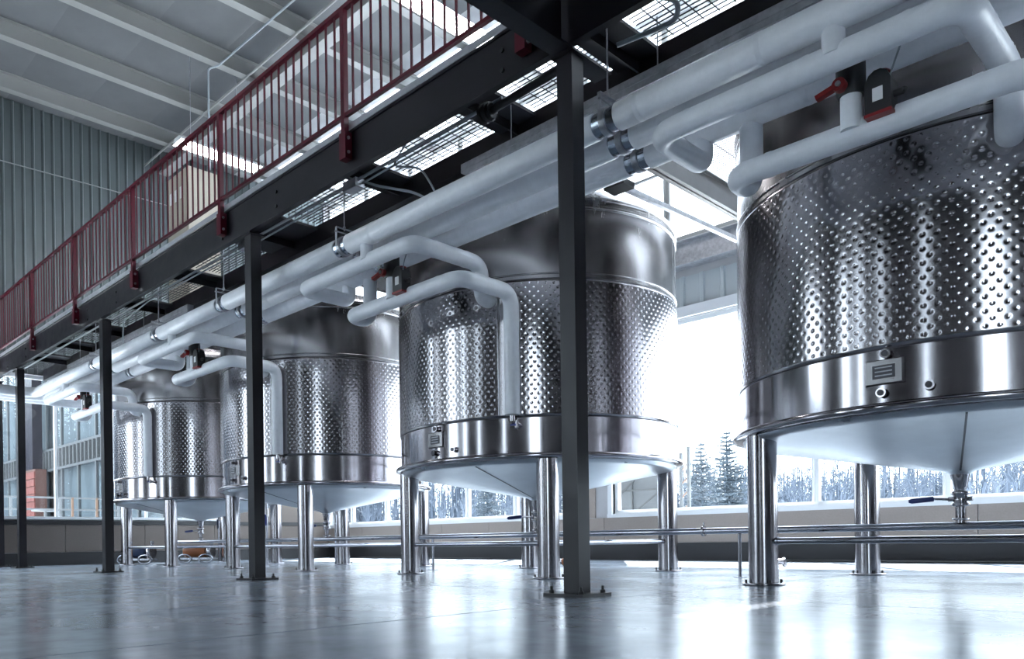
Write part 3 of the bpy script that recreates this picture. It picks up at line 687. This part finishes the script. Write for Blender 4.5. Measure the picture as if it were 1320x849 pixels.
# ------------------------------------------------------------------ SMALL THINGS ON THE FLOOR
def pump(x, y, m, label):
    t = thing('transfer_pump', label, 'pump', (x, y, 0)); t.scale = (1.35, 1.35, 1.1); t.rotation_euler = (0, 0, .7)
    MB().tube([(-.28, 0, .25), (-.26, 0, .25), (.1, 0, .25), (.12, 0, .25)], [.10, .125, .125, .10], 20).build('motor', m, t)
    MB().tube([(.12, 0, .25), (.2, 0, .25), (.22, 0, .25)], [.09, .15, .13], 20).build('pump_head', 'steel_polished', t)
    MB().tube([(.2, 0, .3), (.2, 0, .48)], .035, 12).build('outlet', 'steel_polished', t)
    for xx in (-.22, .15):
        P = [(xx + .12 * math.cos(a), -.16, .1 + .09 * math.sin(a)) for a in np.linspace(0, 2 * PI, 13)]
        MB().tube(P, .015, 8, False).build('skid_loop', 'steel_pipe', t)
    MB().box((-.3, -.15, .08), (.24, .15, .12)).build('base', 'steel_pipe', t)
pump(-17.0, 8.55, 'pump_orange', 'orange motor pump on the floor under the end tank')
pump(-17.75, 7.45, 'pump_blue', 'dark blue motor pump on the floor under the end tank')
def fitting(x, y, label):
    t = thing('floor_fitting', label, 'fitting', (x, y, 0))
    MB().tube([(-.13, 0, .07), (.13, 0, .07)], .04, 12).build('barrel', 'steel_polished', t)
    for dx in (-.11, 0, .11): MB().tube([(dx - .012, 0, .065), (dx + .012, 0, .065)], .062, 14).build('collar', 'pump_orange' if dx == 0 else 'steel_polished', t)
fitting(-8.0, 10.4, 'small steel hose fitting on the floor under the third tank')
fitting(-4.9, 11.2, 'small shiny hose fitting on the floor behind the nearest tank leg')
cable('floor_hose', [(-6.3, 13.4, .02), (-5, 13.5, .02), (-3.8, 13.3, .02), (-2.4, 13.5, .02), (-.6, 13.3, .02), (1, 13.4, .02)], .016, 'dark hose lying along the base of the window wall', 'hose', 'rubber_black', .2)
cable('floor_hose', [(-17, 13.2, .02), (-15.5, 13.4, .02), (-14, 13.2, .02), (-12.4, 13.4, .02)], .016, 'dark hose lying on the floor below the six pane window band', 'hose', 'rubber_black', .2)
# small service risers by the end tanks
for x, y, m_, l in ((-17.35, 9.2, 'pump_blue', 'thin service riser with a tagged valve beside the end tank'), (-14.1, 8.55, 'handle_blue', 'thin service riser with a blue lever between the two far tanks'), (-12.75, 9.3, 'galvanised', 'thin service riser behind the second tank from the end wall')):
    t = thing('service_riser', l, 'pipe', (x, y, 0))
    MB().tube([(0, 0, 0), (0, 0, 1.25)], .028, 12).build('stem', 'steel_pipe', t)
    v = MB().tube([(0, 0, .98), (0, 0, 1.14)], .05, 12).build('valve', 'steel_polished', t)
    MB().bar((.03, -.05, 1.02), (.10, -.08, .80), .03, .02).build('lever', m_, v)

# ------------------------------------------------------------------ OUTSIDE THINGS
# trees, with the bluish haze put into their colour
def tree_mesh(name, h, spread, depth, seed, conifer=False):
    rnd = random.Random(seed); b = MB()
    def seg(p, q, r0, r1):
        b.tube([p, q], [r0, r1], 4, False)
    def grow(p, d, l, r, k):
        q = p + d * l; seg(p, q, r, r * .72)
        if k == 0: return
        for _ in range(3 if k > 1 else 4):
            nd = (d + Vector((rnd.uniform(-1, 1), rnd.uniform(-1, 1), rnd.uniform(-.25, .7))) * spread).normalized()
            grow(p + d * l * rnd.uniform(.55, 1), nd, l * rnd.uniform(.55, .8), r * .6, k - 1)
    if not conifer:
        grow(Vector((0, 0, 0)), Vector((0, 0, 1)), h * .32, h * .022, depth)
    else:
        seg(Vector((0, 0, 0)), Vector((0, 0, h)), h * .018, h * .003)
        n = 26
        for i in range(n):
            z = h * (.12 + .86 * i / n); L = h * .26 * (1 - i / n) + .12
            for k in range(9):
                a = rnd.uniform(0, 2 * PI); d = Vector((math.cos(a), math.sin(a), rnd.uniform(-.1, .35)))
                p = Vector((0, 0, z)); q = p + d * L * rnd.uniform(.6, 1.1); seg(p, q, h * .006, .02)
                for _ in range(5):
                    t = rnd.uniform(.3, 1); e = p.lerp(q, t); seg(e, e + Vector((rnd.uniform(-1, 1), rnd.uniform(-1, 1), rnd.uniform(-.2, .7))) * L * .3, h * .006, .014)
    me = bpy.data.meshes.new(name); me.from_pydata(b.v, [], b.f); me.materials.append(MATS['needle_haze' if conifer else 'bark_haze']); return me
TM = [tree_mesh('bare_tree', 6, .62, 5, 11), tree_mesh('bare_tree', 6, .75, 5, 23), tree_mesh('bare_tree', 7, .5, 5, 31)]
CM = [tree_mesh('conifer', 6, 0, 0, 5, True), tree_mesh('conifer', 6, 0, 0, 6, True)]
def at(px, dist):     # a place outside at a bearing and a distance
    a = (px - CX) / F; d = Vector((a * _r.x + _f.x, a * _r.y + _f.y, 0)); return d * dist
TREES = [(905, 30, CM[0], .62, 'haze-blue conifer beside the lattice post outside the long window'), (938, 32, CM[1], .72, 'taller haze-blue conifer left of the nearest tank leg'),
         (1022, 34, TM[0], .62, 'bare haze-blue tree with forked stems just past the nearest tank leg'), (1040, 40, TM[1], .66, 'bare tree behind the forked one outside the long window'),
         (1080, 44, TM[2], .66, 'bare tree outside between the two legs of the nearest tank'), (1150, 36, TM[1], .60, 'bare tree beside the rear leg of the nearest tank'),
         (1180, 40, TM[0], .72, 'bushy bare tree beside the nearest drain valve'), (1262, 34, TM[2], .72, 'thin bare tree past the nearest drain valve'),
         (1290, 38, TM[1], .8, 'bare tree near the picture edge with crooked stem'), (1315, 32, TM[0], .75, 'bare tree cut by the picture edge'),
         (575, 44, TM[1], .62, 'bare tree outside the six pane window beside the tank leg'), (630, 36, CM[0], .60, 'haze-blue conifer outside the six pane window'),
         (600, 50, TM[2], .7, 'thin bare tree outside behind the six pane window'), (478, 46, TM[0], .55, 'bare tree outside at the far end of the six pane window'),
         (660, 48, TM[1], .6, 'bare tree outside beside the rear leg of the third tank'), (960, 46, TM[1], .7, 'bare tree hidden behind the nearest tank leg')]
for i, (px_, d, me, s, l) in enumerate(TREES):
    o = link('conifer' if me in CM else 'bare_tree', me, None, at(px_, d) + Vector((0, 0, -.3))); s *= 1.2; o.scale = (s * 1.1, s * 1.1, s); o.rotation_euler = (0, 0, i * 1.7)
    tag(o, l, 'tree', 'haze-tinted trees outside')
# distant woodland
b = MB(); rnd = random.Random(3)
for i in range(2600):
    p = at(rnd.uniform(380, 1420), rnd.uniform(56, 75)); h = rnd.uniform(2.8, 6.6)
    b.tube([(p.x, p.y, -.3), (p.x + rnd.uniform(-.3, .3), p.y, h)], [.06, .03], 3, False)
    for k in range(7):
        z = rnd.uniform(.8, h); b.tube([(p.x, p.y, z), (p.x + rnd.uniform(-.9, .9), p.y + rnd.uniform(-.5, .5), z + rnd.uniform(.1, 1.0))], [.03, .014], 3, False)
tag(b.build('woodland', 'bark_haze'), 'far woodland of thin stems tinted with haze', 'woodland', kind='stuff')
b = MB()  # unseen stems added to block bright sky mirrored in the end tanks
for i in range(2600):
    px_, py_, h = rnd.uniform(-78, -62), rnd.uniform(-45, 10), rnd.uniform(8, 15)
    b.tube([(px_, py_, -.3), (px_, py_ + rnd.uniform(-.3, .3), h)], [.09, .04], 3, False)
    for k in range(7):
        z = rnd.uniform(.8, h); b.tube([(px_, py_, z), (px_ + rnd.uniform(-.6, .6), py_ + rnd.uniform(-1.1, 1.1), z + rnd.uniform(.1, 1.2))], [.05, .025], 3, False)
tag(b.build('woodland', 'bark_haze'), 'added unseen woodland that cuts sky reflections in the end tanks', 'woodland', kind='stuff')
# outdoor braced frame with panels and lattice post
t = thing('outdoor_frame', 'white panelled frame with diagonal braces outside the window', 'frame')
MB().box((-11.2, 16.2, -.3), (-9.4, 16.3, 1.95)).build('back_sheet', 'wing_wall', t)
for xx in (-11.15, -10.4, -9.5): MB().box((xx - .02, 16.1, -.3), (xx + .02, 16.14, 1.95)).build('upright', 'wing_frame', t)
for zz in (1.02, 1.55, 1.92): MB().box((-11.2, 16.08, zz - .02), (-9.4, 16.12, zz + .02)).build('crossbar', 'wing_frame', t)
for a, c in (((-11.15, 1.1), (-9.9, 2.1)), ((-10.5, .9), (-9.5, 1.6))): MB().bar((a[0], 16.06, a[1]), (c[0], 16.06, c[1]), .03, .03).build('brace', 'wing_frame', t)
t = thing('lattice_post', 'pale steel lattice post outside beside the third tank', 'post', (-8.98, 16, 0))
for xx in (-.09, .09): MB().box((xx - .03, -.03, -.3), (xx + .03, .03, 2.42 if xx > 0 else 2.3)).build('chord', 'wing_wall', t)
for k in range(7): MB().bar((-.09, 0, .1 + .3 * k), (.09, 0, .28 + .3 * k), .02, .02).build('lacing', 'wood_brown', t)

# neighbouring wing seen through the end wall glazing
wg = thing('neighbour_wing', 'glazed wing with a ribbed spandrel and a brick pier outside the end wall', 'building', kind='structure')
YW = 11.0
MB().box((-60, YW + .35, -.3), (-20.5, YW + .5, 9)).build('interior_wall', 'wing_wall', wg)
b = corrugated(-60, -20.5, 3.72, 4.46, .42, .14, .10); b.build('spandrel', 'wing_ribbed', wg, (0, YW, 0))
MB().box((-60, YW - .06, 4.46), (-20.5, YW + .1, 4.56)).build('sill_trim', 'wing_frame', wg)
MB().box((-60, YW - .06, 3.62), (-20.5, YW + .1, 3.72)).build('head_trim', 'wing_frame', wg)
for k in range(19):
    xx = -22.5 - 1.9 * k
    MB().box((xx - .06, YW - .05, -.3), (xx + .06, YW + .05, 3.62)).build('mullion', 'wing_frame', wg)
    MB().box((xx - .06, YW - .05, 4.56), (xx + .06, YW + .05, 9)).build('mullion', 'wing_frame', wg)
    MB().box((xx - 1.84, YW, -.3), (xx - .06, YW + .01, 3.62)).build('pane', 'window_glass', wg)
    MB().box((xx - 1.84, YW, 4.56), (xx - .06, YW + .01, 9)).build('pane', 'window_glass', wg)
pr = MB().box((-37.5, YW - .55, -.3), (-35.6, YW - .1, 3.72)).build('pier_core', 'mortar', wg)
bk = None
for r_ in range(12):
    for k in range(4):
        xx = -37.5 + k * .475 + (.12 if r_ % 2 else 0); x2 = min(xx + .45, -35.6)
        if bk is None: bk = MB().box((0, 0, 0), (.45, .06, .29)).build('brick', 'brick_red', pr, (xx, YW - .6, -.2 + r_ * .32))
        elif x2 - xx > .3: link('brick', bk.data, pr, (xx if x2 - xx > .44 else x2 - .45, YW - .6, -.2 + r_ * .32))
MB().box((-37.2, YW - .5, 3.72), (-36.1, YW - .1, 9)).build('dark_pier', 'black_steel', wg)
t = thing('patio_railing', 'grey patio railing outside the end wall glazing', 'railing', (-24, 0, 0))
for k, y in enumerate((5.2, 6.4, 7.7, 8.05, 8.75, 9.4)): MB().box((-.03, y - .03, -.3), (.03, y + .03, 1.86)).build('post', 'wood_brown' if k in (3, 4) else 'frame_dark', t)
for z in (1.5, 1.84): MB().box((-.025, 5.2, z - .025), (.025, 9.4, z + .025)).build('rail', 'frame_dark', t)
for n_, y in enumerate((5.6, 7.0)):
    t = thing('patio_table', ('small patio table seen left of the free column', 'small patio table seen beside the brick pier')[n_], 'table', (-23, y, -.3), 'patio tables')
    MB().tube([(0, 0, 1.7), (0, 0, 1.74)], .35, 16).build('table_top', 'frame_dark', t)
    MB().tube([(0, 0, 0), (0, 0, 1.7)], .04, 8).build('stem', 'frame_dark', t)
